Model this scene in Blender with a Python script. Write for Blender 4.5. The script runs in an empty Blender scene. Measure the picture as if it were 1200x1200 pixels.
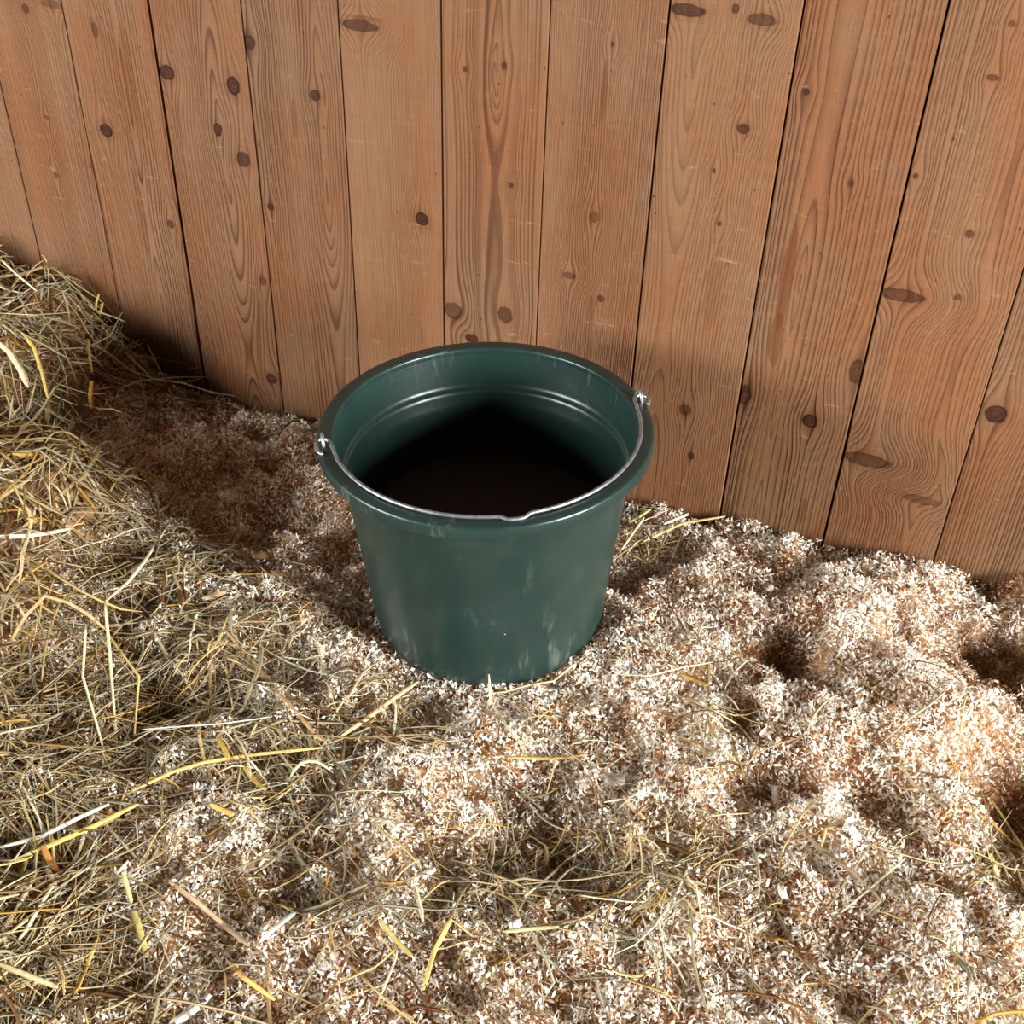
import bpy, math, random
import numpy as np
from mathutils import Vector, Matrix

# ------------------------------------------------------------------ camera, world, lights, exposure
S = bpy.context.scene
COL = S.collection
F_PX, PITCH, ROLL, DIST, AX, AY = 1417.637, 0.656207, 0.0325971, 1.293586, -0.0216467, 0.0724177
YAW = math.radians(20.0)          # the plank wall runs 20 degrees off the view
RIM_Z = 0.262                     # bucket rim above the bedding

def _cam():
    cp, sp = math.cos(PITCH), math.sin(PITCH)
    fw = np.array([0, cp, -sp]); rt = np.array([1., 0, 0]); up = np.cross(rt, fw)
    c, s = math.cos(ROLL), math.sin(ROLL)
    r, u = c * rt + s * up, -s * rt + c * up
    pos = -(DIST * (fw + AX * r + AY * u)) + np.array([0, 0, RIM_Z])
    cy, sy = math.cos(YAW), math.sin(YAW)
    R = np.array([[cy, -sy, 0], [sy, cy, 0], [0, 0, 1]])
    return R @ pos, R @ fw, R @ r, R @ u, R
CP, CF, CR, CU, RY = _cam()
cam = bpy.data.cameras.new('camera')
cam.sensor_fit = 'HORIZONTAL'; cam.sensor_width = 36.0; cam.lens = 36.0 * F_PX / 1200.0
cam.clip_start = 0.01
camo = bpy.data.objects.new('camera', cam); COL.objects.link(camo)
M = Matrix.Identity(4)
for i in range(3):
    M[i][0], M[i][1], M[i][2], M[i][3] = CR[i], CU[i], -CF[i], CP[i]
camo.matrix_world = M
S.camera = camo

S.view_settings.view_transform = 'Standard'
S.view_settings.look = 'None'
S.view_settings.gamma = 1.0
S.view_settings.use_curve_mapping = False
S.view_settings.exposure = 0.0

W = bpy.data.worlds.new('barn_ambient'); S.world = W; W.use_nodes = True
bg = W.node_tree.nodes['Background']
bg.inputs['Color'].default_value = (1.0, 0.70, 0.45, 1); bg.inputs['Strength'].default_value = 0.06

def cam_frame(x, y, z):           # metres right of / beyond the bucket as the camera faces
    return Vector(RY @ np.array([x, y, z]))
def opening(name, loc, target, sx, sy, power, col):
    l = bpy.data.lights.new(name, 'AREA'); l.shape = 'RECTANGLE'; l.size = sx; l.size_y = sy
    l.energy = power; l.color = col
    o = bpy.data.objects.new(name, l); COL.objects.link(o)
    o.location = loc
    o.rotation_euler = (Vector(target) - Vector(loc)).to_track_quat('-Z', 'Y').to_euler()
    return o
opening('stable_window_light', cam_frame(-3.2, -1.5, 1.02), (0, 0, 0.1), 1.5, 0.9, 250, (0.93, 0.97, 1.0))
opening('stable_door_light', cam_frame(2.85, -2.1, 1.00), (0, 0, 0.1), 0.8, 1.0, 430, (0.94, 0.98, 1.0))

# ------------------------------------------------------------------ helpers
def ray(px, py):
    return CF + CR * (px - 600) / F_PX - CU * (py - 600) / F_PX
def on_plane_z(px, py, z=0.0):
    d = ray(px, py); return CP + d * (z - CP[2]) / d[2]
YW = 0.2814                        # front face of the planks
def on_wall(px, py):
    d = ray(px, py); p = CP + d * (YW - CP[1]) / d[1]; return p[0], p[2]
def project(P):
    q = P - CP; w = q @ CF
    return 600 + F_PX * (q @ CR) / w, 600 - F_PX * (q @ CU) / w

def tag(o, label=None, cat=None, group=None, kind=None):
    if label: o['label'] = label
    if cat: o['category'] = cat
    if group: o['group'] = group
    if kind: o['kind'] = kind
    return o
def mesh_obj(name, verts, faces, mat=None, parent=None, smooth=False):
    m = bpy.data.meshes.new(name); m.from_pydata([tuple(v) for v in verts], [], faces); m.update()
    if mat: m.materials.append(mat)
    if smooth:
        m.polygons.foreach_set('use_smooth', [True] * len(m.polygons))
    o = bpy.data.objects.new(name, m); COL.objects.link(o)
    if parent: o.parent = parent
    return o
def numpy_mesh(name, V, Fq, mat, colors=None, smooth=True):
    """V (n,3), Fq list of (faces array (m,k))"""
    m = bpy.data.meshes.new(name)
    nl = sum(f.size for f in Fq); nf = sum(len(f) for f in Fq)
    m.vertices.add(len(V)); m.vertices.foreach_set('co', V.astype(np.float32).ravel())
    m.loops.add(nl); m.loops.foreach_set('vertex_index', np.concatenate([f.ravel() for f in Fq]).astype(np.int32))
    m.polygons.add(nf)
    tot = np.concatenate([np.full(len(f), f.shape[1]) for f in Fq])
    st = np.concatenate([[0], np.cumsum(tot)[:-1]])
    m.polygons.foreach_set('loop_start', st.astype(np.int32))
    m.update(calc_edges=True)
    if smooth: m.polygons.foreach_set('use_smooth', np.ones(nf, bool))
    if colors is not None:
        a = m.attributes.new('tint', 'FLOAT_COLOR', 'POINT')
        a.data.foreach_set('color', np.c_[colors, np.ones(len(colors))].astype(np.float32).ravel())
    m.materials.append(mat); m.update()
    o = bpy.data.objects.new(name, m); COL.objects.link(o)
    return o
def srgb(r, g, b):
    f = lambda c: (c / 255 / 12.92) if c / 255 <= .04045 else ((c / 255 + .055) / 1.055) ** 2.4
    return (f(r), f(g), f(b))

class NT:
    def __init__(s, name):
        s.m = bpy.data.materials.new(name); s.m.use_nodes = True
        s.t = s.m.node_tree; s.n = s.t.nodes; s.bsdf = s.n['Principled BSDF']
    def node(s, typ, ins=None, **kw):
        n = s.n.new(typ)
        for k, v in kw.items(): setattr(n, k, v)
        for k, v in (ins or {}).items(): s.put(n.inputs[k], v)
        return n
    def put(s, sock, v):
        if isinstance(v, bpy.types.NodeSocket): s.t.links.new(v, sock)
        elif isinstance(v, (tuple, list)) and sock.type == 'RGBA' and len(v) == 3: sock.default_value = (*v, 1)
        else: sock.default_value = v
    def math(s, op, a, b=0.0, c=0.0, clamp=False):
        n = s.n.new('ShaderNodeMath'); n.operation = op; n.use_clamp = clamp
        s.put(n.inputs[0], a); s.put(n.inputs[1], b); s.put(n.inputs[2], c)
        return n.outputs[0]
    def vec(s, x, y, z):
        return s.node('ShaderNodeCombineXYZ', {0: x, 1: y, 2: z}).outputs[0]
    def noise(s, v, scale=1.0, detail=2.0, rough=.5):
        return s.node('ShaderNodeTexNoise', {'Vector': v, 'Scale': scale, 'Detail': detail, 'Roughness': rough}).outputs[0]
    def mix(s, f, a, b, mode='MIX'):
        n = s.node('ShaderNodeMix', data_type='RGBA', blend_type=mode)
        s.put(n.inputs[0], f); s.put(n.inputs[6], a); s.put(n.inputs[7], b)
        return n.outputs[2]
    def ramp(s, f, stops):
        n = s.n.new('ShaderNodeValToRGB'); e = n.color_ramp.elements
        while len(e) < len(stops): e.new(.5)
        for el, (p, c) in zip(e, stops):
            el.position = p; el.color = (*c, 1) if isinstance(c, tuple) else (c, c, c, 1)
        s.put(n.inputs[0], f); return n.outputs[0]
    def mapr(s, v, a, b, c=0.0, d=1.0):
        n = s.node('ShaderNodeMapRange', {0: v, 1: a, 2: b, 3: c, 4: d}); n.interpolation_type = 'SMOOTHSTEP'
        return n.outputs[0]
    def bump(s, h, strength, dist):
        n = s.node('ShaderNodeBump', {'Height': h, 'Strength': strength, 'Distance': dist}); return n.outputs[0]

# ------------------------------------------------------------------ plank wall
def plank_material(name, seed, uc, hb, ha, hf, sp, knots, streaks, tone, contrast):
    T = NT(name)
    tc = T.node('ShaderNodeTexCoord').outputs['Object']
    sx = T.node('ShaderNodeSeparateXYZ', {0: tc}); u, y, v = sx.outputs
    us = T.math('ADD', u, seed * 7.31); vs = T.math('ADD', v, seed * 3.17)
    w = T.noise(T.vec(T.math('MULTIPLY', us, 9), T.math('MULTIPLY', vs, 2.2), seed), 1, 2)
    w2 = T.noise(T.vec(T.math('MULTIPLY', us, 60), T.math('MULTIPLY', vs, 14), seed), 1, 1)
    u1 = T.math('ADD', u, T.math('MULTIPLY', T.math('SUBTRACT', w, .5), .010))
    u1 = T.math('ADD', u1, T.math('MULTIPLY', T.math('SUBTRACT', w2, .5), .0009))
    ragged = T.noise(T.vec(T.math('MULTIPLY', us, 130), T.math('MULTIPLY', vs, 130), seed), 1, 3)
    ragc = T.math('SUBTRACT', ragged, .5)
    kmask = None; khalo = None
    for (kx, kz, rx, rz, dark) in knots:
        du = T.math('SUBTRACT', u, kx); dv = T.math('SUBTRACT', v, kz)
        a, b = max(rx, .005) * 2.3, max(rz, .005) * 4.0
        e = T.math('ADD', T.math('POWER', T.math('DIVIDE', du, a), 2), T.math('POWER', T.math('DIVIDE', dv, b), 2))
        e = T.math('EXPONENT', T.math('MULTIPLY', e, -1))
        u1 = T.math('SUBTRACT', u1, T.math('MULTIPLY', T.math('MULTIPLY', du, e), .9))
        d = T.math('SQRT', T.math('ADD', T.math('POWER', T.math('DIVIDE', du, rx), 2), T.math('POWER', T.math('DIVIDE', dv, rz), 2)))
        d = T.math('ADD', d, T.math('MULTIPLY', ragc, .5))
        m = T.math('MULTIPLY', T.mapr(d, 1.12, .8), dark)
        hl = T.math('MULTIPLY', T.mapr(d, 2.3, 1.0), dark * .4)
        kd = d if kmask is None else T.math('MINIMUM', kd, d)
        kmask = m if kmask is None else T.math('MAXIMUM', kmask, m)
        khalo = hl if khalo is None else T.math('MAXIMUM', khalo, hl)
    hn = T.noise(T.vec(T.math('MULTIPLY', vs, hf), seed * 1.7, T.math('MULTIPLY', us, 1.5)), 1, 1)
    h = T.math('ADD', hb, T.math('MULTIPLY', T.math('SUBTRACT', hn, .5), ha * 2))
    r = T.math('SQRT', T.math('ADD', T.math('POWER', T.math('SUBTRACT', u1, uc), 2), T.math('POWER', h, 2)))
    yr = T.noise(T.vec(T.math('MULTIPLY', r, 55), seed * 2.3, 0), 1, 2)
    ph = T.math('ADD', T.math('DIVIDE', r, sp), T.math('MULTIPLY', yr, 3.5))
    fr = T.math('FRACT', ph)
    grain = T.ramp(fr, [(0, .12), (.42, .16), (.74, .6), (.88, 1.0), (.95, .8), (1.0, .12)])
    # strength of the late wood varies across and along the board
    gs = T.mapr(T.noise(T.vec(T.math('MULTIPLY', us, 22), T.math('MULTIPLY', vs, 1.3), seed + 4), 1, 2), .25, .75, .35, 1.0)
    grain = T.math('MULTIPLY', grain, gs)
    fib = T.noise(T.vec(T.math('MULTIPLY', us, 700), T.math('MULTIPLY', vs, 22), seed), 1, 3, .6)
    low = T.noise(T.vec(T.math('MULTIPLY', us, 11), T.math('MULTIPLY', vs, 5), seed + 9), 1, 3)
    saw = T.noise(T.vec(T.math('MULTIPLY', us, 25), T.math('MULTIPLY', vs, 240), seed + 2), 1, 2)
    light = tuple(c * tone for c in srgb(124, 90, 64)); dark = tuple(c * tone for c in srgb(46, 24, 13))
    c = T.mix(T.math('MULTIPLY', grain, min(1.0, contrast * 1.35)), light, dark)
    c = T.mix(T.mapr(low, .3, .72), c, T.mix(1, c, (1.0, .80, .66), 'MULTIPLY'))
    c = T.mix(1, c, T.ramp(fib, [(.25, .80), (.6, 1.04)]), 'MULTIPLY')
    c = T.mix(.5, c, T.ramp(saw, [(.3, .90), (.65, 1.05)]), 'MULTIPLY')
    for (kx, kz, rx, rz, amt) in streaks:
        du = T.math('SUBTRACT', u, kx); dv = T.math('SUBTRACT', v, kz)
        d = T.math('SQRT', T.math('ADD', T.math('POWER', T.math('DIVIDE', du, rx), 2), T.math('POWER', T.math('DIVIDE', dv, rz), 2)))
        d = T.math('ADD', d, T.math('MULTIPLY', T.math('SUBTRACT', w2, .5), .8))
        c = T.mix(T.math('MULTIPLY', T.mapr(d, 1.06, .9), amt), c, srgb(88, 47, 24))
    # tiny specks
    vor = T.node('ShaderNodeTexVoronoi', {'Vector': T.vec(T.math('MULTIPLY', us, 55), T.math('MULTIPLY', vs, 38), seed), 'Scale': 1.0})
    keep = T.math('GREATER_THAN', T.node('ShaderNodeSeparateColor', {0: vor.outputs['Color']}).outputs[0], .6)
    spk = T.math('MULTIPLY', T.mapr(vor.outputs['Distance'], .085, .04), keep)
    c = T.mix(T.math('MULTIPLY', spk, .75), c, srgb(44, 22, 14))
    # pale scuffs
    scf = T.noise(T.vec(T.math('MULTIPLY', us, 18), T.math('MULTIPLY', vs, 60), seed + 5), 1, 4, .7)
    c = T.mix(T.math('MULTIPLY', T.mapr(scf, .62, .76), .55), c, srgb(156, 120, 90))
    hgt = T.math('ADD', T.math('MULTIPLY', grain, -.6), T.math('MULTIPLY', fib, .5))
    if kmask is not None:
        rg = T.math('ADD', T.math('MULTIPLY', T.math('SINE', T.math('MULTIPLY', kd, 13.0)), .25), T.math('SUBTRACT', 1.05, T.math('MULTIPLY', kd, .8)))
        kc = T.mix(T.math('MULTIPLY', T.mapr(rg, 0.0, 1.0), T.mapr(ragged, .3, .6, .45, 1.0)), srgb(24, 12, 7), srgb(70, 38, 23))
        c = T.mix(khalo, c, T.mix(1, c, (.72, .56, .46), 'MULTIPLY'))
        c = T.mix(kmask, c, kc)
    T.put(T.bsdf.inputs['Base Color'], c)
    T.put(T.bsdf.inputs['Roughness'], .62)
    T.bsdf.inputs['Specular IOR Level'].default_value = .10
    T.put(T.bsdf.inputs['Normal'], T.bump(hgt, .8, .0014))
    return T.m

T = NT('dark_backing'); T.put(T.bsdf.inputs['Base Color'], srgb(60, 36, 22)); T.put(T.bsdf.inputs['Roughness'], .9)
M_BACK = T.m
ZB, ZT = -0.10, 1.75
wall = mesh_obj('wall_back', [(-2.4, YW + .026, ZB), (1.9, YW + .026, ZB), (1.9, YW + .026, ZT), (-2.4, YW + .026, ZT),
                              (-2.4, YW + .05, ZB), (1.9, YW + .05, ZB), (1.9, YW + .05, ZT), (-2.4, YW + .05, ZT)],
                [(0, 1, 2, 3), (5, 4, 7, 6), (4, 0, 3, 7), (1, 5, 6, 2), (3, 2, 6, 7), (4, 5, 1, 0)], M_BACK)
tag(wall, 'wall of upright bare pine planks behind the bucket', 'wall', kind='structure')

edges_px = [(0 + 25, 205), (70 + 19.7, 100), (172 + 15, 100), (282 + 9.75, 100), (395 + 5.75, 100), (517 + .75, 100), (645 - 4, 100),
            (785 - 9.5, 100), (943 - 16.5, 100), (1113 - 23.25, 100), (1147, 486)]
EX = [on_wall(*p)[0] for p in edges_px]
step = (EX[-1] - EX[0]) / (len(EX) - 1)
left_extra = [EX[0] - step * k for k in range(8, 0, -1)]; right_extra = [EX[-1] + step * k for k in range(1, 7)]
ALL = left_extra + EX + right_extra
# knots: photo spot on the wall, half width, half height (px), darkness
KN = [(124, 153, 7, 8, 1), (200, 263, 4, 5, .8), (111, 35, 4, 9, .6), (195, 85, 9, 9, .95), (273, 101, 8, 11, 1), (255, 152, 5, 8, 1), (285, 187, 8, 9, .85),
      (308, 330, 4, 5, .7), (292, 50, 7, 9, .9), (369, 112, 6, 7, .9), (317, 242, 4, 4, 1), (318, 444, 6, 6, .9),
      (421, 30, 22, 7, .75), (494, 257, 8, 8, 1), (545, 81, 3, 3, .8), (591, 77, 3, 4, .9), (599, 217, 3, 3, .8), (531, 364, 11, 10, .7),
      (592, 369, 9, 10, .75), (553, 396, 8, 5, .95), (718, 52, 2, 3, .9), (696, 254, 6, 7, .55), (667, 323, 8, 4, .6), (704, 350, 4, 4, .8),
      (640, 110, 3, 7, .6), (806, 12, 22, 8, .85), (893, 23, 19, 8, .7), (862, 10, 5, 6, .8), (871, 151, 8, 6, .85), (837, 200, 2, 3, .8),
      (843, 262, 3, 3, .8), (803, 480, 8, 6, .7), (810, 534, 4, 4, .8), (945, 108, 4, 4, 1), (997, 215, 4, 4, .6), (872, 463, 9, 12, .9),
      (949, 494, 10, 8, 1), (1004, 436, 10, 15, .75), (1056, 346, 30, 8, .75), (1015, 539, 32, 8, .7), (1136, 274, 6, 5, .7), (1163, 91, 8, 4, .7),
      (1186, 28, 5, 4, .6), (1167, 485, 15, 11, .95), (30, 10, 4, 6, .7), (66, 205, 3, 4, .6), (62, 5, 14, 5, .5), (1080, 586, 26, 5, .5),
      (1122, 348, 4, 4, .7), (1073, 206, 3, 4, .8), (55, 138, 3, 3, .6)]
ST = [(920, 335, 8, 70, .65), (909, 395, 9, 34, .6), (940, 600, 6, 16, .5), (708, 110, 4, 38, .55), (165, 250, 6, 45, .35), (150, 90, 6, 60, .35), (835, 345, 8, 55, .25),
      (345, 140, 3, 24, .5), (690, 390, 5, 40, .35), (430, 22, 20, 3, .5)]
style = {  # plank index -> (uc, hb, ha, hf, spacing, tone, contrast)
    0: (.3, .05, .02, 1.2, .004, .98, .6), 1: (.11, .03, .03, 1.5, .0034, 1.0, .55), 2: (.012, .0, .05, 2.6, .0046, .97, .8), 3: (.02, .018, .05, 2.8, .0040, .93, .72),
    4: (.035, .02, .05, 2.2, .0042, .90, .8), 5: (-.25, .05, .02, 1.3, .0028, .98, .5), 6: (.003, .0, .055, 2.2, .0060, .97, .62), 7: (.16, .04, .03, 1.6, .0026, 1.0, .55),
    8: (-.035, .03, .04, 1.8, .0034, .98, .5), 9: (-.022, .0, .05, 2.3, .0058, .97, .9), 10: (.03, .0, .06, 2.0, .0042, 1.0, .55), 11: (.03, .02, .05, 2.0, .0044, .94, .6)}
rng = random.Random(5)
for i in range(len(ALL) - 1):
    x0, x1 = ALL[i], ALL[i + 1]; k = i - 7
    xc, w = (x0 + x1) / 2, x1 - x0
    gl = .0021 if k == 3 else .0006; gr = .0021 if k == 2 else .0006
    if k in (8, 9, 10): gl = .0010
    if k in (7, 8, 9, 10): gr = .0010
    a, b = -w / 2 + gl, w / 2 - gr
    ch, th = .0011, .022
    prof = [(a, th), (a, ch * 1.4), (a + ch, 0), (b - ch, 0), (b, ch * 1.4), (b, th)]
    vs = [(x, y, z) for z in (ZB, ZT) for x, y in prof]; n = len(prof)
    fs = [tuple((j, (j + 1) % n, (j + 1) % n + n, j + n)) for j in range(n)] + [tuple(range(n))[::-1], tuple(range(n, 2 * n))]
    kn, stt = [], []
    if 0 <= k <= 11:
        for (px, py, rx, rz, dk) in KN:
            kx, kz = on_wall(px, py)
            if x0 - .004 <= kx < x1 - .004:
                sc = (on_wall(px + 10, py)[0] - kx) / 10; sz = (kz - on_wall(px, py + 10)[1]) / 10
                kn.append((kx - xc, kz, rx * sc, rz * sz, dk))
        for (px, py, rx, rz, dk) in ST:
            kx, kz = on_wall(px, py)
            if x0 <= kx < x1:
                sc = (on_wall(px + 10, py)[0] - kx) / 10; sz = (kz - on_wall(px, py + 10)[1]) / 10
                stt.append((kx - xc, kz, rx * sc, rz * sz, dk))
    else:
        for q in range(3): kn.append((rng.uniform(a, b) * .8, rng.uniform(.1, 1.6), rng.uniform(.004, .009), rng.uniform(.004, .010), .9))
    sty = style.get(k) or (rng.uniform(-.06, .1), rng.uniform(0, .03), .05, 2.2, rng.uniform(.003, .005), .97, .7)
    mt = plank_material('pine_plank_wood', 1.0 + i * 1.37, *sty[:5], kn, stt, sty[5], sty[6])
    o = mesh_obj('plank', vs, fs, mt, wall)
    o.location = (xc, YW + rng.uniform(-.0006, .0008), 0)

# ------------------------------------------------------------------ ground shape
def hash2(ix, iy, s):
    h = (ix.astype(np.int64) * 374761393 + iy.astype(np.int64) * 668265263 + s * 1442695041) & 0x7fffffff
    h = ((h ^ (h >> 13)) * 1274126177) & 0x7fffffff
    return ((h ^ (h >> 16)) & 0xffff) / 65535.0
def vnoise(x, y, s):
    ix, iy = np.floor(x), np.floor(y); fx, fy = x - ix, y - iy
    fx = fx * fx * (3 - 2 * fx); fy = fy * fy * (3 - 2 * fy)
    a, b = hash2(ix, iy, s), hash2(ix + 1, iy, s); c, d = hash2(ix, iy + 1, s), hash2(ix + 1, iy + 1, s)
    return (a * (1 - fx) + b * fx) * (1 - fy) + (c * (1 - fx) + d * fx) * fy - .5
def G(px, py, z=0.0):
    p = on_plane_z(px, py, z); return p[0], p[1]
def blob(x, y, c, r, ang=0.0, asp=1.0):
    ca, sa = math.cos(ang), math.sin(ang)
    dx, dy = x - c[0], y - c[1]
    a, b = dx * ca + dy * sa, -dx * sa + dy * ca
    return np.exp(-((a / r) ** 2 + (b / (r * asp)) ** 2))
# dips and clumps of the shavings (photo spot, height, radius m)
FEAT = [((905, 762), -.032, .032), ((942, 788), -.030, .028), ((930, 745), -.022, .030), ((965, 775), .012, .02), ((1168, 775), -.05, .060), ((1200, 690), .025, .045), ((1190, 950), -.05, .045), ((868, 838), -.030, .022), ((1085, 850), .034, .060),
        ((1160, 850), .022, .028), ((880, 640), .022, .06), ((1010, 660), .015, .07), ((1100, 690), .010, .05), ((560, 900), .012, .06), ((735, 675), -.020, .03),
        ((300, 600), -.010, .07), ((250, 530), .010, .05), ((640, 980), -.012, .05), ((1000, 960), .02, .06), ((880, 900), -.012, .04), ((350, 700), .006, .06),
        ((200, 1050), .018, .07), ((780, 890), .01, .05), ((900, 830), .018, .022), ((980, 770), .016, .03), ((1120, 960), .015, .05), ((1060, 800), .01, .03), ((830, 760), .012, .04)]
FEAT = [(G(*p), h, r) for p, h, r in FEAT]
def bedding(x, y):
    z = .030 * vnoise(x * 7, y * 7, 1) + .026 * vnoise(x * 16 + 3, y * 16, 2) + .026 * vnoise(x * 34, y * 34 + 8, 3) + .013 * vnoise(x * 75, y * 75, 4) + .007 * vnoise(x * 150, y * 150, 5)
    keep = 1 - .75 * blob(x, y, (0, 0), .17)             # trodden level under the bucket
    z = z * keep
    for c, h, r in FEAT: z = z + h * blob(x, y, c, r)
    z = z - .012 * blob(x, y, (.02, 0), .13)
    # settles a little against the wall left of the bucket
    z = z - .010 * np.exp(-((YW - y) / .05) ** 2) * (1 / (1 + np.exp((x + .05) * 30)))
    return z
HEAPS = [((160, 447), .055, .05), ((-30, 420), .165, .16), ((40, 500), .13, .10), ((-50, 640), .13, .14), ((10, 740), .06, .09), ((-90, 900), .07, .12), ((85, 440), .135, .09), ((-160, 500), .18, .22), ((80, 620), .10, .08), ((-80, 1150), .06, .11)]
HEAPS = [(G(*p), h, r) for p, h, r in HEAPS]
def heap(x, y):
    z = 0 * x
    for c, h, r in HEAPS: z = np.maximum(z, h * blob(x, y, c, r)) + .25 * np.minimum(z, h * blob(x, y, c, r))
    far = np.clip((-.80 - x) / .5, 0, 1)
    z = np.maximum(z, .17 * far * far * (3 - 2 * far))
    return z
def ground(x, y):
    hp = heap(x, y)
    return bedding(x, y) * (1 - .5 * np.clip(hp / .05, 0, 1)) + hp

T = NT('stall_slab'); T.put(T.bsdf.inputs['Base Color'], T.ramp(T.noise(T.node('ShaderNodeTexCoord').outputs['Object'], 30, 4), [(.3, srgb(70, 58, 48)), (.7, srgb(100, 86, 72))]))
T.put(T.bsdf.inputs['Roughness'], .9)
fl = mesh_obj('floor', [(-2.4, -1.9, -.12), (1.9, -1.9, -.12), (1.9, YW + .05, -.12), (-2.4, YW + .05, -.12), (-2.4, -1.9, -.15), (1.9, -1.9, -.15), (1.9, YW + .05, -.15), (-2.4, YW + .05, -.15)],
              [(0, 1, 2, 3), (7, 6, 5, 4), (0, 4, 5, 1), (1, 5, 6, 2), (2, 6, 7, 3), (3, 7, 4, 0)], T.m)
tag(fl, 'stall floor slab hidden under the bedding', 'floor', kind='structure')

R = np.random.default_rng(11)
def in_view(x, y, z=0.0, m=40):
    P = np.stack([x, y, np.zeros_like(x) + z], -1); px, py = project(P)
    return (px > -m) & (px < 1200 + m) & (py > 150) & (py < 1200 + m)
def grid(x0, x1, y0, y1, d, fn):
    nx, ny = int((x1 - x0) / d) + 1, int((y1 - y0) / d) + 1
    gx, gy = np.meshgrid(np.linspace(x0, x1, nx), np.linspace(y0, y1, ny))
    z = fn(gx, gy); V = np.stack([gx, gy, z], -1).reshape(-1, 3)
    i = np.arange((nx - 1) * (ny - 1)); a = (i // (nx - 1)) * nx + i % (nx - 1)
    return V, np.stack([a, a + 1, a + nx + 1, a + nx], -1)
def tint_material(name, rough, var, translucent=0.0):
    T = NT(name)
    at = T.node('ShaderNodeAttribute', attribute_name='tint').outputs['Color']
    nz = T.noise(T.node('ShaderNodeTexCoord').outputs['Object'], 420, 2)
    c = T.mix(1, at, T.ramp(nz, [(.3, 1 - var), (.7, 1.0)]), 'MULTIPLY')
    T.put(T.bsdf.inputs['Base Color'], c); T.put(T.bsdf.inputs['Roughness'], rough)
    T.bsdf.inputs['Specular IOR Level'].default_value = .25
    if translucent:
        tr = T.node('ShaderNodeBsdfTranslucent', {'Color': c}); mx = T.node('ShaderNodeMixShader', {0: translucent})
        T.t.links.new(T.bsdf.outputs[0], mx.inputs[1]); T.t.links.new(tr.outputs[0], mx.inputs[2])
        T.t.links.new(mx.outputs[0], T.n['Material Output'].inputs[0])
    return T.m

# ------------------------------------------------------------------ wood shavings
def flakes(n_seg, L, w, curl, yaw, tilt, roll, pos):
    n = len(L); s = np.linspace(-.5, .5, n_seg + 1)[None, :]
    k = np.where(np.abs(curl) < .05, .05, curl)[:, None]
    X = np.sin(k * s) / k * L[:, None]; Z = (1 - np.cos(k * s)) / k * L[:, None]
    wd = (w[:, None] * (1 - .5 * np.abs(2 * s) ** 3)) / 2
    tw = R.normal(0, .35, n)[:, None] * s * 2
    P = np.empty((n, n_seg + 1, 2, 3))
    for j, sg in enumerate((-1, 1)):
        P[:, :, j, 0] = X; P[:, :, j, 1] = sg * wd * np.cos(tw); P[:, :, j, 2] = Z + sg * wd * np.sin(tw)
    cr, sr = np.cos(roll), np.sin(roll); ct, st = np.cos(tilt), np.sin(tilt); cy, sy = np.cos(yaw), np.sin(yaw)
    def rot(P, a, b, c, s):
        q = P.copy(); c = c[:, None, None]; s = s[:, None, None]
        q[..., a] = P[..., a] * c - P[..., b] * s; q[..., b] = P[..., a] * s + P[..., b] * c; return q
    P = rot(P, 1, 2, cr, sr); P = rot(P, 0, 2, ct, st); P = rot(P, 0, 1, cy, sy)
    P += pos[:, None, None, :]
    V = P.reshape(-1, 3); per = (n_seg + 1) * 2
    base = (np.arange(n) * per)[:, None] + (np.arange(n_seg) * 2)[None, :]
    b = base.reshape(-1)
    return V, np.stack([b, b + 1, b + 3, b + 2], -1), per
def hay_cover(x, y):          # where loose hay hides the shavings
    d = np.clip((heap(x, y) - .02) / .03, 0, 1)
    return d
BROWN_SPOTS = [((908, 764), .034), ((940, 786), .030), ((1175, 770), .062), ((1195, 700), .05), ((1195, 930), .040), ((868, 838), .018), ((735, 680), .022)]  # darker flake patches; the last paints contact shade beside the bucket
BROWN_SPOTS = [(G(*p), r) for p, r in BROWN_SPOTS]
def browner(x, y):               # how far flakes turn dark brown in patches, mostly in the hollows
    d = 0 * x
    for c, r in BROWN_SPOTS: d = np.maximum(d, 1.6 * blob(x, y, c, r) - .25 + 1.3 * vnoise(x * 60, y * 60, 9))
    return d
M_SHAV = tint_material('wood_shaving', .75, .12, .08)
pal = np.array([srgb(252, 247, 236), srgb(249, 236, 214), srgb(238, 212, 178), srgb(212, 160, 108), srgb(160, 98, 52)])
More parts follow.
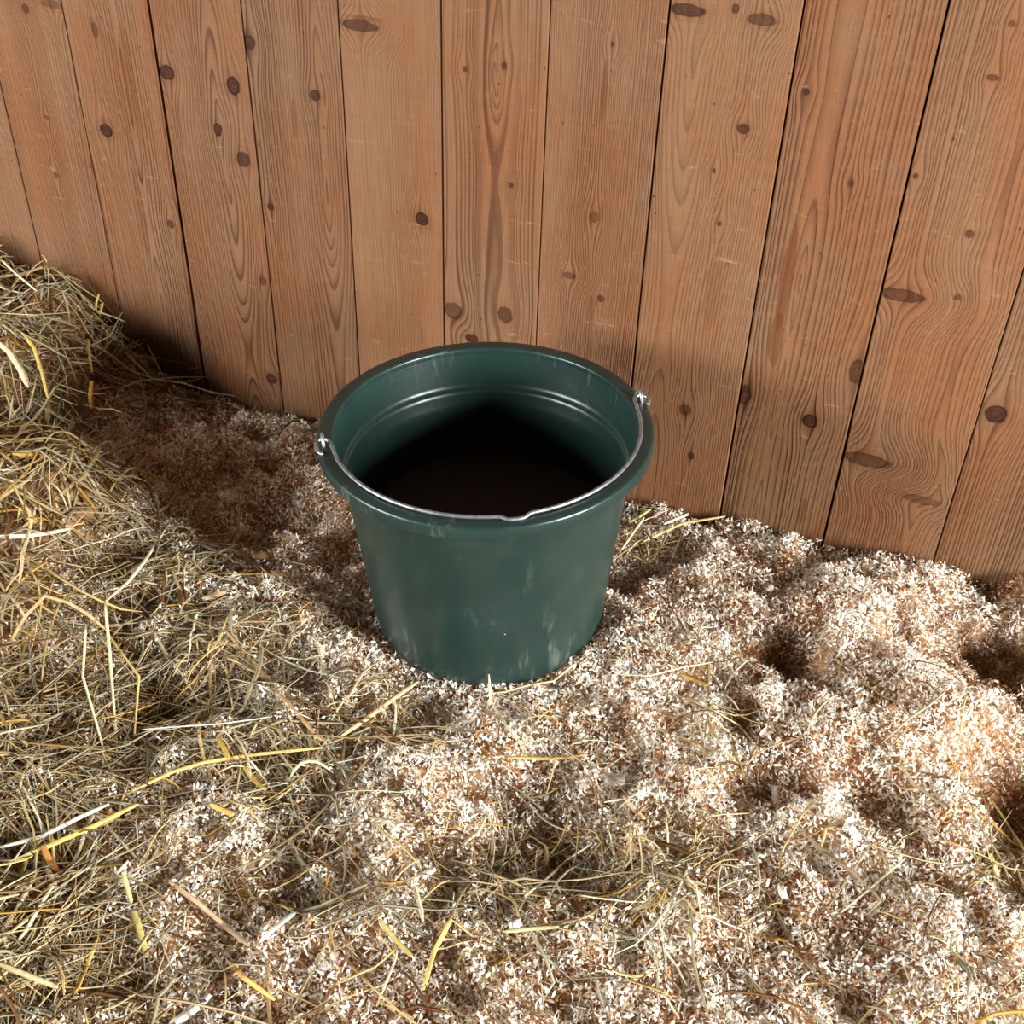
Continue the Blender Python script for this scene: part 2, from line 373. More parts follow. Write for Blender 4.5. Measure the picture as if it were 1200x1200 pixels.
def shavings(N, segs, big, zone):
    x = R.uniform(-2.0, 1.6, N); y = R.uniform(-1.5, YW - .004, N)
    keep = zone(x, y)
    keep &= R.random(N) > hay_cover(x, y) * .97
    keep &= np.hypot(x - .01, y) > .118
    x, y = x[keep], y[keep]; n = len(x)
    L = R.uniform(.0035, .0090, n) * big; L[R.random(n) < .08] *= 1.7
    wdt = R.uniform(.0007, .0030, n) * big; wsp = R.random(n) < .18; L[wsp] *= 1.5; wdt[wsp] = R.uniform(.0004, .0008, wsp.sum()) * big
    z = ground(x, y) + R.uniform(-.008, .010, n)
    y = np.minimum(y, YW - .006)
    V, F, per = flakes(segs, L, wdt, R.normal(0, 2.6 if segs > 2 else 1.4, n), R.uniform(0, 6.283, n), R.normal(0, .7, n), R.normal(0, .8, n), np.c_[x, y, z])
    V[:, 1] = np.minimum(V[:, 1], YW - .001)
    mot = vnoise(x * 38, y * 38, 21) + .7 * vnoise(x * 80, y * 80, 22)        # paler and redder batches lie mixed
    cu = np.clip(R.random(n) + .42 * mot, 0, .999)
    ci = np.searchsorted(np.cumsum([.41, .27, .16, .11, .05])[:-1], cu); cc = pal[ci] * R.uniform(.9, 1.06, (n, 1))
    dm = np.clip(browner(x, y), 0, 1)[:, None]; cc = cc * (1 - dm) + dm * (cc * np.array([.42, .30, .20]))
    return V, F, np.repeat(cc, per, 0)
near = lambda a, b: in_view(a, b)
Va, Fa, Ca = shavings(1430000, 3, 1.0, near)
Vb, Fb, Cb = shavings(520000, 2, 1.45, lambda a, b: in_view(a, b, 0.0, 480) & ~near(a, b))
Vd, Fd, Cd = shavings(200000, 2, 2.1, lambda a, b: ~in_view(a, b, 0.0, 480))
V1 = np.r_[Va, Vb, Vd]; F1 = np.r_[Fa, Fb + len(Va), Fd + len(Va) + len(Vb)]; C1 = np.r_[Ca, Cb, Cd]
V0, F0 = grid(-2.3, 1.85, -1.8, YW - .001, .009, lambda a, b: ground(a, b) - .013)
C0 = np.tile(np.array(srgb(172, 126, 84)), (len(V0), 1))
V = np.r_[V0, V1]; Cc = np.r_[C0, C1]
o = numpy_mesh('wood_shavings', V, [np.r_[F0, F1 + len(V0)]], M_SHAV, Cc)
tag(o, 'pale curly wood shavings bedding spread across the stall floor', 'wood shavings', kind='stuff')

# ------------------------------------------------------------------ hay
HPAL = np.array([srgb(226, 196, 128), srgb(220, 194, 148), srgb(178, 146, 98), srgb(242, 228, 190), srgb(132, 88, 48), srgb(178, 166, 136), srgb(216, 166, 72)])
def stalk_tubes(P, wid, flat, colors):
    """P (n,k,3) centre lines; three-sided flattened tubes"""
    n, k, _ = P.shape
    t = np.gradient(P, axis=1); t /= np.linalg.norm(t, axis=2, keepdims=True) + 1e-9
    up = np.zeros((n, 1, 3)); up[..., 2] = 1; up = up + R.normal(0, .45, (n, 1, 3))
    s = np.cross(t, np.broadcast_to(up, t.shape)); s /= np.linalg.norm(s, axis=2, keepdims=True) + 1e-9
    nn = np.cross(s, t)
    tp = np.clip(np.minimum(np.linspace(0, 1, k), np.linspace(1, 0, k)) * 8 + .35, 0, 1)[None, :, None]
    w = wid[:, None, None] * tp
    V = np.empty((n, k, 3, 3))
    for j, (a, b) in enumerate(((-.5, -.15), (.5, -.15), (0.0, .5))):
        V[:, :, j] = P + s * w * a + nn * w * b * flat[:, None, None]
    base = (np.arange(n) * k * 3)[:, None] + (np.arange(k - 1) * 3)[None, :]; b = base.reshape(-1)
    F = np.concatenate([np.stack([b + j, b + (j + 1) % 3, b + (j + 1) % 3 + 3, b + j + 3], -1) for j in range(3)])
    return V.reshape(-1, 3), F, np.repeat(colors, k * 3, 0)
def make_stalks(x, y, Lm, Ls, lift, thick, k=7, stiff=.5, wrange=(.0007, .0022)):
    n = len(x); L = np.clip(R.lognormal(math.log(Lm), Ls, n), .02, .34)
    yaw = R.uniform(0, 6.283, n); curv = R.normal(0, .75, n)
    s = np.linspace(-.5, .5, k)[None, :]
    a = yaw[:, None] + curv[:, None] * s
    kink = R.random(n) < .25; ki = R.integers(2, k - 2, n); ka = R.normal(0, 1.0, n) * kink
    a = a + ka[:, None] * (np.arange(k)[None, :] >= ki[:, None])
    st = (L / (k - 1))[:, None]
    px = x[:, None] + np.cumsum(np.cos(a) * st, 1) - .5 * L[:, None] * np.cos(yaw)[:, None]
    py = y[:, None] + np.cumsum(np.sin(a) * st, 1) - .5 * L[:, None] * np.sin(yaw)[:, None]
    py = np.minimum(py, YW - .004)
    # keep clear of the bucket
    rr = np.hypot(px, py); lim = .150
    f = np.where(rr < lim, lim / np.maximum(rr, 1e-4), 1); px, py = px * f, py * f
    g = ground(px, py)
    mean = g.mean(1, keepdims=True)
    pz = g * (1 - stiff) + stiff * np.maximum(mean, g - .01) + lift[:, None]
    pz = pz + R.normal(0, thick, n)[:, None] * s + np.abs(R.normal(0, .006, n))[:, None] * (1 - (2 * s) ** 2)
    w = R.uniform(*wrange, n); w[R.random(n) < .08] *= 2.0
    return np.stack([px, py, pz], -1), w
def stalk_colors(n, p):
    c = HPAL[R.choice(len(HPAL), n, p=p)] * R.uniform(.42, 1.04, (n, 1)); return c
M_HAY = tint_material('hay_stalk', .55, .22, .12)

# heap on the left
N = 26000
x = R.uniform(-1.9, -.1, N); y = R.uniform(-1.2, YW - .01, N); hp = heap(x, y)
pr = np.clip((hp - .020) / .03, 0, 1) * np.where(in_view(x, y, .08, 260), 1, .6)
kp = R.random(N) < pr; x, y = x[kp], y[kp]; n = len(x)
P, w = make_stalks(x, y, .085, .5, R.uniform(-.016, .028, n), .026, wrange=(.0009, .0044))
Va, Fa, Ca = stalk_tubes(P, w, R.uniform(.25, .9, n), stalk_colors(n, [.2, .22, .17, .15, .14, .08, .04]))
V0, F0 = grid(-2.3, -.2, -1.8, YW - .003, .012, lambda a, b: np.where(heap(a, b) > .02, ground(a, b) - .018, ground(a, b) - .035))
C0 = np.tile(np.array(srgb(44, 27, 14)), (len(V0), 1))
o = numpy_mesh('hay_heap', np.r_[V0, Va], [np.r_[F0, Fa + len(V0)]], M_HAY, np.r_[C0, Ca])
tag(o, 'heap of tangled yellow-brown hay banked against the plank wall', 'hay', kind='stuff')

# loose hay strewn over the shavings: (photo spot, radius m, count, mean length)
SC = [((250, 790), .10, 400, .065), ((120, 830), .10, 620, .08), ((320, 890), .07, 340, .07), ((50, 960), .08, 620, .08), ((30, 1120), .08, 800, .08), ((170, 700), .08, 520, .07),
      ((230, 650), .06, 120, .05), ((320, 750), .07, 180, .05), ((430, 850), .05, 150, .05), ((500, 860), .04, 40, .04), ((610, 1030), .07, 260, .06), ((760, 1010), .06, 260, .06),
      ((500, 1100), .10, 120, .06), ((350, 1010), .09, 150, .06), ((700, 1120), .13, 120, .06), ((870, 880), .05, 60, .06), ((830, 790), .04, 36, .05), ((1020, 1060), .10, 70, .06),
      ((1180, 1010), .04, 90, .06), ((1100, 900), .07, 24, .05), ((770, 640), .03, 110, .045), ((760, 780), .05, 36, .04), ((300, 500), .09, 60, .05), ((205, 470), .05, 160, .06),
      ((390, 500), .05, 40, .05), ((960, 800), .05, 16, .04), ((1160, 1150), .08, 70, .06), ((320, 1130), .10, 130, .06), ((700, 900), .12, 60, .05), ((340, 640), .07, 60, .045),
      ((900, 1120), .12, 60, .06), ((100, 1180), .08, 260, .07), ((650, 960), .10, 60, .05)]
Ps, ws = [], []
for (c, r, cnt, lm) in SC:
    cnt = int(cnt * .68)
    gx, gy = G(*c)
    x = gx + R.normal(0, r * .6, cnt); y = np.minimum(gy + R.normal(0, r * .6, cnt), YW - .02)
    P, w = make_stalks(x, y, lm, .55, R.uniform(.001, .012, cnt), .010, wrange=(.0006, .0027)); Ps.append(P); ws.append(w)
P = np.concatenate(Ps); w = np.concatenate(ws); n = len(P)
Va, Fa, Ca = stalk_tubes(P, w, R.uniform(.25, .9, n), stalk_colors(n, [.13, .2, .2, .15, .12, .17, .03]))
o = numpy_mesh('strewn_hay', Va, [Fa], M_HAY, Ca)
tag(o, 'thin dry hay stems strewn loosely over the wood shavings', 'hay', kind='stuff')

# ------------------------------------------------------------------ bucket
def lathe(name, prof, mat, parent, seg=128, closed=False):
    vs, fs = [], []; rings = []
    for r, z in prof:
        if r < 1e-6: rings.append([len(vs)]); vs.append((0, 0, z))
        else:
            rings.append(list(range(len(vs), len(vs) + seg)))
            vs += [(r * math.cos(2 * math.pi * j / seg), r * math.sin(2 * math.pi * j / seg), z) for j in range(seg)]
    prs = list(zip(rings, rings[1:])) + ([(rings[-1], rings[0])] if closed else [])
    for a, b in prs:
        for j in range(seg):
            q = (j + 1) % seg
            if len(a) == 1 and len(b) == 1: continue
            if len(a) == 1: fs.append((a[0], b[q], b[j]))
            elif len(b) == 1: fs.append((a[j], a[q], b[0]))
            else: fs.append((a[j], a[q], b[q], b[j]))
    return mesh_obj(name, vs, fs, mat, parent, True)
def tube(name, pts, rad, mat, parent, seg=12):
    P = np.array(pts, float); n = len(P); t = np.gradient(P, axis=0); t /= np.linalg.norm(t, axis=1)[:, None]
    ref = np.array([.3, .2, 1.0]); vs, fs = [], []
    s = np.cross(t[0], ref); s /= np.linalg.norm(s)
    for i in range(n):
        s = s - t[i] * (s @ t[i]); s /= np.linalg.norm(s); b = np.cross(t[i], s)
        for j in range(seg):
            a = 2 * math.pi * j / seg; vs.append(P[i] + rad * (math.cos(a) * s + math.sin(a) * b))
    for i in range(n - 1):
        for j in range(seg):
            q = (j + 1) % seg; fs.append((i * seg + j, i * seg + q, (i + 1) * seg + q, (i + 1) * seg + j))
    fs += [tuple(range(seg))[::-1], tuple(range((n - 1) * seg, n * seg))]
    return mesh_obj(name, vs, fs, mat, parent, True)
def spline(ctrl, per=8):
    P = np.array(ctrl, float); P = np.r_[[2 * P[0] - P[1]], P, [2 * P[-1] - P[-2]]]; out = []
    for i in range(1, len(P) - 2):
        for k in range(per):
            t = k / per; a, b, c, d = P[i - 1], P[i], P[i + 1], P[i + 2]
            out.append(.5 * (2 * b + (c - a) * t + (2 * a - 5 * b + 4 * c - d) * t * t + (3 * b - a - 3 * c + d) * t ** 3))
    out.append(P[-2]); return out

T = NT('green_plastic'); tc = T.node('ShaderNodeTexCoord').outputs['Object']
sp = T.node('ShaderNodeSeparateXYZ', {0: tc})
blotch = T.noise(tc, 14, 4, .6); fine = T.noise(tc, 160, 3, .65)
stretch = T.noise(T.node('ShaderNodeMapping', {'Vector': tc, 'Scale': (60, 60, 9), 'Rotation': (.3, .2, 0)}).outputs[0], 1, 4, .7)
c = T.mix(T.mapr(blotch, .35, .7), srgb(25, 43, 38), srgb(31, 49, 44))
scuff = T.math('MULTIPLY', T.mapr(stretch, .55, .72), T.mapr(T.noise(tc, 7, 2), .46, .62))
c = T.mix(T.math('MULTIPLY', scuff, .55), c, srgb(96, 104, 92))
vor = T.node('ShaderNodeTexVoronoi', {'Vector': tc, 'Scale': 85.0})
kp = T.math('GREATER_THAN', T.node('ShaderNodeSeparateColor', {0: vor.outputs['Color']}).outputs[0], .90)
spk = T.math('MULTIPLY', T.math('MULTIPLY', T.mapr(vor.outputs['Distance'], .12, .06), kp), T.mapr(T.noise(tc, 5, 2), .45, .6))
c = T.mix(T.math('MULTIPLY', spk, .7), c, srgb(190, 190, 170))
T.put(T.bsdf.inputs['Base Color'], c)
T.put(T.bsdf.inputs['Roughness'], T.math('ADD', .26, T.math('ADD', T.math('MULTIPLY', fine, .12), T.math('MULTIPLY', scuff, .25))))
T.bsdf.inputs['Specular IOR Level'].default_value = .45
T.put(T.bsdf.inputs['Normal'], T.bump(fine, .06, .0006))
M_GREEN = T.m
T = NT('galvanised_wire'); tc = T.node('ShaderNodeTexCoord').outputs['Object']
T.put(T.bsdf.inputs['Base Color'], T.ramp(T.noise(tc, 200, 2), [(.3, srgb(128, 130, 132)), (.7, srgb(172, 174, 174))]))
T.put(T.bsdf.inputs['Metallic'], .8); T.put(T.bsdf.inputs['Roughness'], .40)
M_WIRE = T.m

H = .27
tilt = math.radians(1.8)
axis = (Vector((0, 0, 1)) * math.cos(tilt) - Vector(RY @ np.array([1, 0, 0])) * math.sin(tilt)).normalized()
base = Vector((0, 0, RIM_Z)) - axis * H
bucket = bpy.data.objects.new('bucket', None); COL.objects.link(bucket); bucket.empty_display_size = .1
bucket.location = base
q = Vector((0, 0, 1)).rotation_difference(axis)
from mathutils import Quaternion
bucket.rotation_mode = 'QUATERNION'; bucket.rotation_quaternion = q @ Quaternion((0, 0, 1), YAW)   # local x = right in the photo
tag(bucket, 'dark green plastic bucket with a wire handle standing on wood shavings', 'bucket')
zz = lambda d: H + d
body = [(0, .003), (.105, .003), (.110, 0), (.120, .0005), (.1265, .003), (.1315, .008), (.1345, .015), (.136, .025), (.1455, zz(-.15)), (.1555, zz(-.062)), (.158, zz(-.05)), (.1605, zz(-.042)), (.165, zz(-.008)),
        (.1655, zz(-.003)), (.1630, zz(-.002)), (.1625, zz(-.006)), (.1585, zz(-.044)), (.1575, zz(-.0475)), (.1555, zz(-.0500)), (.1540, zz(-.0508)), (.1525, zz(-.0525)), (.1515, zz(-.056)), (.1505, zz(-.064)), (.1495, zz(-.0665)),
        (.148, zz(-.075)), (.1420, zz(-.15)), (.1325, .030), (.130, .018), (.122, .010), (.11, .008), (0, .008)]
lathe('body', body, M_GREEN, bucket)
rim = [(.1622, zz(-.006)), (.1622, zz(-.0025)), (.1627, zz(-.0008)), (.1640, zz(0)), (.1660, zz(.0002)), (.1765, zz(.0000)), (.1783, zz(-.0006)), (.1794, zz(-.0018)), (.1799, zz(-.0035)),
       (.1800, zz(-.0120)), (.1795, zz(-.0150)), (.1775, zz(-.0172)), (.1700, zz(-.0215)), (.1645, zz(-.0260)), (.1615, zz(-.0260)), (.1630, zz(-.012))]
lathe('rim', rim, M_GREEN, bucket, closed=True)
# eyes on the rim and the wire bail lying on the rim's front edge
AL, AR = math.radians(-166.2), math.radians(16.3)
for a in (AL, AR):
    er = Vector((math.cos(a), math.sin(a), 0)); ct = er * .1735 + Vector((0, 0, zz(.0030)))
    tg = Vector((-math.sin(a), math.cos(a), 0))
    pts = [ct + tg * (.0085 * math.cos(t)) + Vector((0, 0, .0100 * math.sin(t))) for t in np.linspace(-.4, math.pi + .4, 26)]
    tube('handle_eye', pts, .0019, M_WIRE, bucket)
def rp(ang, r, z): return np.array([r * math.cos(ang), r * math.sin(ang), H + z])
RB = .1655; wr = .0020
d = lambda mm: mm / 1000 / .17            # arc length to angle
ctrl = []
# left end: tip outside the rim -> through the eye -> inner side -> front run -> right end
hookL = [rp(AL + d(20), .1775, .0028), rp(AL + d(15), .1803, .0032), rp(AL + d(8), .1815, .0040), rp(AL + d(2), .1808, .0050), rp(AL - d(1.6), .1778, .0056), rp(AL - d(2.2), .1735, .0058), rp(AL - d(1.0), .1697, .0058), rp(AL + d(4), .1668, .0056), rp(AL + d(16), .1655, .0045)]
front = []
a0, a1 = AL + d(34), AR - d(34)
NOT = math.radians(-78)                    # small dip in the wire where it was bent, right of the centre
for t in np.linspace(0, 1, 130):
    a = a0 + (a1 + 0 - a0) * t
    bump = math.exp(-((a - NOT) / .075) ** 4)
    front.append(rp(a, RB + .0050 * bump, .0030 - .0010 * bump))
hookR = [rp(AR - d(16), .1655, .0045), rp(AR - d(4), .1668, .0056), rp(AR + d(1.0), .1697, .0058), rp(AR + d(2.2), .1735, .0058), rp(AR + d(1.6), .1778, .0056), rp(AR - d(2), .1812, .0050), rp(AR - d(6), .1822, .0042), rp(AR - d(10), .1812, .0034), rp(AR - d(14), .1785, .0028)]
tube('handle', spline(hookL + front + hookR, 4), wr, M_WIRE, bucket)

T = NT('dark_feed'); tc = T.node('ShaderNodeTexCoord').outputs['Object']; nz = T.noise(tc, 300, 3)
T.put(T.bsdf.inputs['Base Color'], T.ramp(nz, [(.3, srgb(26, 14, 8)), (.7, srgb(40, 24, 14))])); T.put(T.bsdf.inputs['Roughness'], .7)
T.put(T.bsdf.inputs['Normal'], T.bump(nz, .5, .002))
cz = H - .130
o = lathe('bucket_contents', [(0, cz - .02), (.139, cz - .02), (.1420, cz - .004), (.1425, cz), (.13, cz + .001), (.07, cz + .0025), (0, cz + .003)], T.m, None)
o.location = base; o.rotation_mode = 'QUATERNION'; o.rotation_quaternion = bucket.rotation_quaternion
tag(o, 'dark brown contents filling the green bucket about halfway', 'contents')
# ------------------------------------------------------------------ single stems, blades and chips that stand out
def spot(px, py, lift):
    z = 0.03
    for _ in range(25):
        p = on_plane_z(px, py, z); z = .5 * z + .5 * (float(ground(np.array([p[0]]), np.array([p[1]]))[0]) + lift)
    p = on_plane_z(px, py, z); return np.array([p[0], min(p[1], YW - .004), p[2]])
_mats = {}
def single_mat(rgb):
    if rgb not in _mats:
        T = NT('dry_stem'); tc = T.node('ShaderNodeTexCoord').outputs['Object']
        nz = T.noise(tc, 260, 3, .6); n2 = T.noise(tc, 60, 2)
        c = T.mix(T.mapr(nz, .35, .65), tuple(v * .78 for v in srgb(*rgb)), srgb(*rgb))
        c = T.mix(T.math('MULTIPLY', T.mapr(n2, .5, .75), .35), c, srgb(150, 108, 60))
        T.put(T.bsdf.inputs['Base Color'], c); T.put(T.bsdf.inputs['Roughness'], .5)
        T.bsdf.inputs['Specular IOR Level'].default_value = .3
        _mats[rgb] = T.m
    return _mats[rgb]
YEL, PALE, TAN, GREY, BRN, OLV, AMB, WHT = (222, 190, 112), (240, 226, 180), (214, 182, 128), (196, 190, 162), (150, 110, 70), (176, 158, 92), (204, 140, 52), (248, 238, 220)
def strand(name, label, cat, pts, width, flat, col, lift=.012, group=None):
    """pts: photo spots along the stem, optionally with their own height above the bedding"""
    C = [spot(p[0], p[1], p[2] if len(p) > 2 else lift + .006) for p in pts]
    if len(C) == 2: C = [C[0], C[0] * .5 + C[1] * .5 + np.array([0, 0, .0015]), C[1]]
    P = []
    for a, b in zip(C, C[1:]):                      # straight runs with crisp bends, as dry stems break
        for t in (0, .12, .5, .88): P.append(a * (1 - t) + b * t)
    P.append(C[-1]); P = np.array(P); o0 = P[0].copy(); P = P - o0
    k = len(P); t = np.gradient(P, axis=0); t /= np.linalg.norm(t, axis=1)[:, None] + 1e-9
    up = np.array([.15, -.35, 1.0]); s = np.cross(t, up); s /= np.linalg.norm(s, axis=1)[:, None] + 1e-9; nn = np.cross(s, t)
    dist = np.r_[0, np.cumsum(np.linalg.norm(np.diff(P, axis=0), axis=1))]; u = dist / dist[-1]
    tp = np.clip(np.minimum(u, 1 - u) * 7 + .4, 0, 1)
    vs, fs = [], []; sec = [(-.5, 0), (-.2, -.3), (.25, -.28), (.5, 0), (.2, .32), (-.25, .30)]; m = len(sec)
    for i in range(k):
        for a, b in sec: vs.append(P[i] + s[i] * width * tp[i] * a + nn[i] * width * tp[i] * b * flat)
    for i in range(k - 1):
        for j in range(m): fs.append((i * m + j, i * m + (j + 1) % m, (i + 1) * m + (j + 1) % m, (i + 1) * m + j))
    fs += [tuple(range(m))[::-1], tuple(range((k - 1) * m, k * m))]
    o = mesh_obj(name, vs, fs, single_mat(col), None, True); o.location = o0
    return tag(o, label, cat, group or 'single hay stems lying loose')
HS, HB = 'straw', 'straw'
strand(HS, 'orange-tan hay stem with a sharp upward bend, left of the upright pale stems', 'straw', [(6, 762, .020), (30, 722, .045), (53, 698, .065), (80, 706, .060), (102, 719, .050), (123, 737, .035)], .0042, .7, (208, 160, 110))
strand(HS, 'thin yellow stem bent like an elbow, rightmost of the upright stems on the left', 'straw', [(123, 737, .036), (143, 766, .040), (163, 793, .042), (158, 850, .018), (155, 898, .006)], .0026, .7, YEL)
strand(HS, 'straight pale yellow stem, middle of the three upright stems on the left', 'straw', [(123, 705, .060), (129, 770, .044), (133, 830, .024), (138, 897, .006)], .0036, .8, (226, 212, 164))
strand(HS, 'pale kinked stem, leftmost of the three upright stems on the left', 'straw', [(101, 733, .050), (97, 793, .036), (112, 845, .020), (125, 892, .006)], .0028, .7, PALE)
strand(HB, 'long bright yellow hay blade pointing right at the left of the shavings', 'straw', [(155, 927), (200, 905), (240, 893), (290, 885), (378, 876)], .0040, .5, YEL, .014)
strand(HS, 'thick yellow stem slanting up to the right above the lower left shavings', 'straw', [(6, 1014), (60, 990), (110, 968), (162, 942)], .0048, .7, (224, 196, 104), .016)
strand(HS, 'white-pink stem running just above the thick slanting yellow stem', 'straw', [(0, 993), (50, 980), (95, 957), (128, 942)], .0040, .5, WHT, .017)
strand(HS, 'pale grey forked-looking stem rising from the hay to the white shavings', 'straw', [(122, 706, .040), (150, 682, .030), (168, 660, .022), (200, 610, .012)], .0040, .7, (224, 214, 180))
strand(HB, 'broad whitish hay blade lying flat at the left edge', 'straw', [(-12, 629), (30, 628), (60, 624), (82, 619)], .0062, .35, (244, 232, 204), .030)
strand(HS, 'brown stem standing slanted where the heap meets the plank wall', 'straw', [(173, 404, .075), (190, 440, .040), (210, 484, .006)], .0030, .8, (176, 136, 72))
strand(HS, 'reddish brown stem lying level at the foot of the hay heap', 'straw', [(113, 472, .040), (160, 478, .025), (202, 482, .010)], .0026, .8, (140, 88, 44))
strand(HS, 'long thin grey stem poking out of the heap toward the dark corner', 'straw', [(140, 455, .060), (165, 446, .055), (205, 442, .040), (247, 440, .030)], .0016, .8, GREY)
strand(HS, 'thick brown stem lying diagonally between the hay and the bucket', 'straw', [(262, 737), (300, 780), (333, 820), (377, 868)], .0046, .7, (176, 140, 96), .012)
strand(HS, 'thick light tan straw pointing at the front left of the bucket base', 'straw', [(398, 864), (430, 842), (462, 818), (491, 798)], .0048, .7, (226, 190, 140), .014)
strand(HS, 'pale stem standing against the front of the bucket base', 'straw', [(573, 790, .026), (575, 822, .012), (596, 854, .009), (617, 882, .006)], .0028, .6, (228, 206, 160))
strand(HB, 'folded yellow blade standing at the bottom of the frame below the bucket', 'straw', [(529, 1077, .022), (508, 1117, .016), (502, 1138, .012), (496, 1160, .008)], .0044, .35, YEL)
strand(HB, 'golden blade lying crosswise on the shavings in front of the bucket', 'straw', [(597, 888), (640, 889), (665, 888), (687, 884)], .0034, .4, (214, 164, 84), .010)
strand(HB, 'short dull yellow blade left of the folded blade below the bucket', 'straw', [(444, 1077), (463, 1101), (484, 1122)], .0046, .35, OLV, .012)
strand(HB, 'short olive blade lying on the shavings right of the bucket', 'straw', [(796, 790), (812, 796), (830, 803)], .0044, .35, (150, 118, 50), .010)
strand(HS, 'thin dark stem lying across the brightest clump of shavings', 'straw', [(1105, 912), (1130, 914), (1150, 911), (1170, 906)], .0016, .8, (110, 84, 60), .012)
strand(HS, 'thin pale stem standing upright in the brightest clump of shavings', 'straw', [(1124, 902, .018), (1122, 928, .014), (1119, 955, .010)], .0026, .5, (240, 224, 190))
strand(HS, 'olive stem slanting down to the right edge of the frame', 'straw', [(1160, 936), (1180, 965), (1206, 1004)], .0032, .7, OLV, .012)
strand(HB, 'small bright yellow blade in the dark hollow at the right edge', 'straw', [(1161, 1000, .02), (1165, 1013, .016), (1172, 1029, .010)], .0036, .4, (212, 184, 96))
strand(HS, 'long tan straw lying along the wall behind the bucket', 'straw', [(753, 635), (776, 624), (800, 613), (850, 605)], .0038, .7, (206, 172, 116), .016)
strand(HS, 'pale straw leaning beside the right flank of the bucket', 'straw', [(727, 646, .010), (740, 627, .022), (755, 606, .034)], .0034, .7, (224, 204, 150))
strand(HB, 'lime yellow blade tip right behind the bucket', 'straw', [(737, 612, .026), (750, 605, .030), (763, 596, .034)], .0036, .4, (202, 194, 116))
strand(HB, 'whitish blade lying by the wall right of the bucket', 'straw', [(777, 614), (792, 608), (807, 602)], .0044, .35, (226, 214, 190), .022)
strand(HS, 'thin dark red stem curving over the shavings right of the bucket', 'straw', [(764, 686), (782, 706), (796, 726), (806, 745)], .0018, .8, (116, 76, 56), .012)
strand(HS, 'bright yellow stub sticking up at the crest of the hay heap', 'straw', [(117, 368, .030), (120, 356, .042), (127, 346, .052)], .0042, .6, (224, 198, 116))
strand(HS, 'yellow stub left of the bright stub at the heap crest', 'straw', [(112, 365, .030), (113, 354, .042), (116, 344, .052)], .0036, .6, (214, 184, 90))
strand(HS, 'yellow stem standing upright in the middle of the heap', 'straw', [(103, 397, .055), (105, 420, .045), (108, 438, .036)], .0042, .6, (208, 178, 96))
strand(HB, 'curved yellow blade hanging down the left face of the heap', 'straw', [(26, 390, .040), (40, 408, .042), (49, 436, .040), (57, 468, .032)], .0048, .4, (220, 188, 100))
strand(HB, 'broad cream blade curling down at the far left of the heap', 'straw', [(-6, 398, .044), (10, 412, .046), (24, 434, .044), (33, 454, .036)], .0070, .35, (238, 214, 170))
strand(HS, 'short yellow stem on the right slope of the heap', 'straw', [(147, 413, .040), (162, 428, .034), (178, 444, .026)], .0040, .6, (204, 180, 86))
strand(HB, 'amber leaf hanging at the right foot of the heap', 'straw', [(108, 446, .050), (106, 462, .042), (107, 479, .034)], .0064, .3, AMB)
strand(HS, 'brown-tan stem lying on the shavings at the lower left', 'straw', [(198, 1033), (232, 1058), (262, 1084), (292, 1108)], .0048, .6, (190, 158, 122), .013)
strand(HB, 'short olive blade above the wide green-yellow blade at the lower left', 'straw', [(144, 1021), (149, 1040), (154, 1058)], .0044, .4, (214, 196, 140), .014)
strand(HB, 'wide green-yellow blade lying on the lower left shavings', 'straw', [(156, 1066), (164, 1092), (172, 1122)], .0062, .35, (196, 176, 104), .014)
strand(HB, 'orange-yellow blade slanting down at the bottom left', 'straw', [(268, 1127), (286, 1146), (322, 1172)], .0044, .4, (228, 178, 92), .013)
strand(HB, 'pale olive blade at the bottom left corner', 'straw', [(-6, 1128), (30, 1142), (68, 1157)], .0050, .4, (206, 190, 140), .018)
strand(HB, 'yellow blade leaning left in the bottom left hay', 'straw', [(114, 1099, .020), (102, 1130, .018), (89, 1162, .014)], .0044, .4, (216, 176, 84))
strand(HB, 'pale green-grey blade pointing up right on the lower shavings', 'straw', [(304, 1104), (324, 1086), (346, 1069)], .0044, .35, (206, 212, 194), .013)
strand(HB, 'orange-brown curled leaf at the left of the lower shavings', 'straw', [(50, 990, .024), (58, 1010, .020), (78, 1036, .014)], .0064, .35, (190, 126, 62))
strand(HB, 'olive ribbon bending below the long bright yellow blade', 'straw', [(286, 898), (296, 912), (312, 926)], .0056, .35, (190, 160, 76), .012)
strand(HB, 'olive ribbon above the long bright yellow blade', 'straw', [(254, 864), (262, 876), (268, 888)], .0052, .35, (170, 138, 60), .014)
strand(HB, 'golden leaf scrap under the long bright yellow blade', 'straw', [(246, 942), (258, 948), (274, 955)], .0060, .35, (206, 172, 92), .012)
strand(HS, 'thin silvery stem arching level above the long bright yellow blade', 'straw', [(165, 855), (200, 852), (260, 848), (318, 840)], .0018, .8, (216, 212, 196), .018)
strand(HS, 'long pale stem crossing the loose hay in front of the bucket', 'straw', [(615, 1050), (640, 1030), (665, 1008), (692, 990)], .0026, .7, (222, 212, 180), .014)
strand(HS, 'greenish stem lying level in the loose hay in front of the bucket', 'straw', [(590, 1092), (625, 1088), (655, 1086)], .0038, .6, (190, 184, 130), .013)
strand(HS, 'long thin stem slanting over the shavings at the lower right', 'straw', [(985, 1070), (1015, 1045), (1042, 1022), (1062, 1005)], .0020, .7, (206, 194, 156), .013)
strand(HS, 'long pale green stem lying right of the bucket toward the hollow', 'straw', [(722, 790), (760, 792), (800, 782), (835, 776)], .0020, .7, (208, 204, 168), .013)
strand(HS, 'grey-green stem curving between bucket and hollow below the olive blade', 'straw', [(808, 820), (840, 834), (866, 850), (884, 872)], .0022, .7, (176, 168, 130), .012)
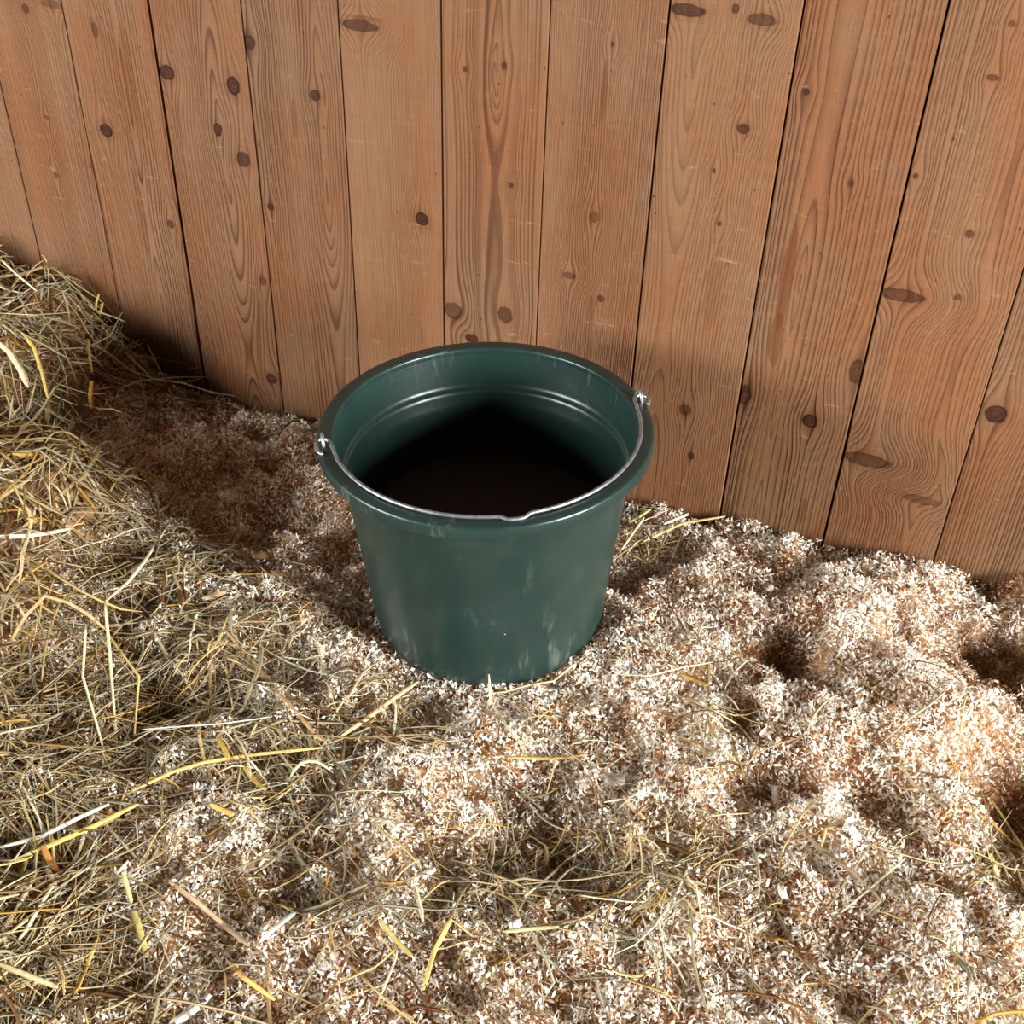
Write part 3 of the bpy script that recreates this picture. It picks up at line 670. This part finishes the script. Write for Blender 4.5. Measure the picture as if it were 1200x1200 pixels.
strand(HS, 'thin straw sticking up from the heap top at the left edge', 'straw', [(2, 305, .060), (20, 322, .050), (43, 341, .040)], .0028, .7, PALE)
strand(HS, 'thin pale straw lying level along the heap under its crest', 'straw', [(0, 367, .034), (40, 369, .036), (84, 366, .034)], .0022, .7, (226, 206, 156))

CW = [(250, 240, 224), (246, 228, 204), (236, 198, 160)]
def chip(label, px, py, ln, wd, ang, curl, col, lift=.011, roll=.2):
    p = spot(px, py, lift); n = 7; vs, fs = [], []
    for i in range(n):
        s_ = (i / (n - 1) - .5); k = curl if abs(curl) > .05 else .05
        X = math.sin(k * s_) / k * ln; Z = (1 - math.cos(k * s_)) / k * ln; w = wd / 2 * (1 - .35 * abs(2 * s_) ** 3)
        for sg, dz in ((-1, 0), (1, 0), (1, .0007), (-1, .0007)):
            yy, z2 = sg * w, Z + dz + .12 * w * math.sin(i * 2.1)
            vs.append((X * math.cos(ang) - yy * math.sin(ang), X * math.sin(ang) + yy * math.cos(ang), z2 + yy * roll))
    for i in range(n - 1):
        for j in range(4): fs.append((i * 4 + j, i * 4 + (j + 1) % 4, i * 4 + 4 + (j + 1) % 4, i * 4 + 4 + j))
    fs += [(3, 2, 1, 0), tuple(range((n - 1) * 4, n * 4))]
    o = mesh_obj('wood_shaving_curl', vs, fs, single_mat(col), None, True); o.location = p
    return tag(o, label, 'wood shaving', 'large single wood shavings')
chip('large white shaving standing upright left of the brightest clump', 909, 936, .030, .009, 1.9, .8, CW[0], .012, .5)
chip('white shaving flake tilted in the middle of the right-hand shavings', 1000, 975, .018, .009, 2.2, .5, CW[0])
chip('small white shaving flake left of the lower right stems', 917, 1046, .015, .008, 2.0, .5, CW[0])
chip('pinkish curled shaving right of the bucket front', 692, 833, .017, .010, .7, 1.2, (236, 204, 172))
chip('pale broad shaving on the bedding front right of the bucket', 720, 915, .022, .012, .3, .8, CW[0])
chip('long tan shaving strip front right of the bucket', 743, 948, .034, .006, 2.5, .5, CW[2])
chip('small white shaving among the hay in front of the bucket', 603, 1082, .012, .009, .5, .8, CW[0])
chip('pinkish long shaving on the clump in front of the bucket', 496, 1026, .026, .006, .9, .6, CW[1])
chip('white shaving strip at the bottom edge left of centre', 226, 1183, .036, .008, 1.2, .5, CW[0])
chip('tan shaving lying between the hay and the left of the bucket', 254, 697, .030, .008, 1.0, .4, (214, 180, 136))
chip('white shaving flake near the top of the right-hand mound', 901, 689, .013, .010, 1.2, .6, CW[0])
chip('brown shaving curl on the shavings left of the bucket', 306, 652, .022, .010, .6, .6, (206, 168, 120))
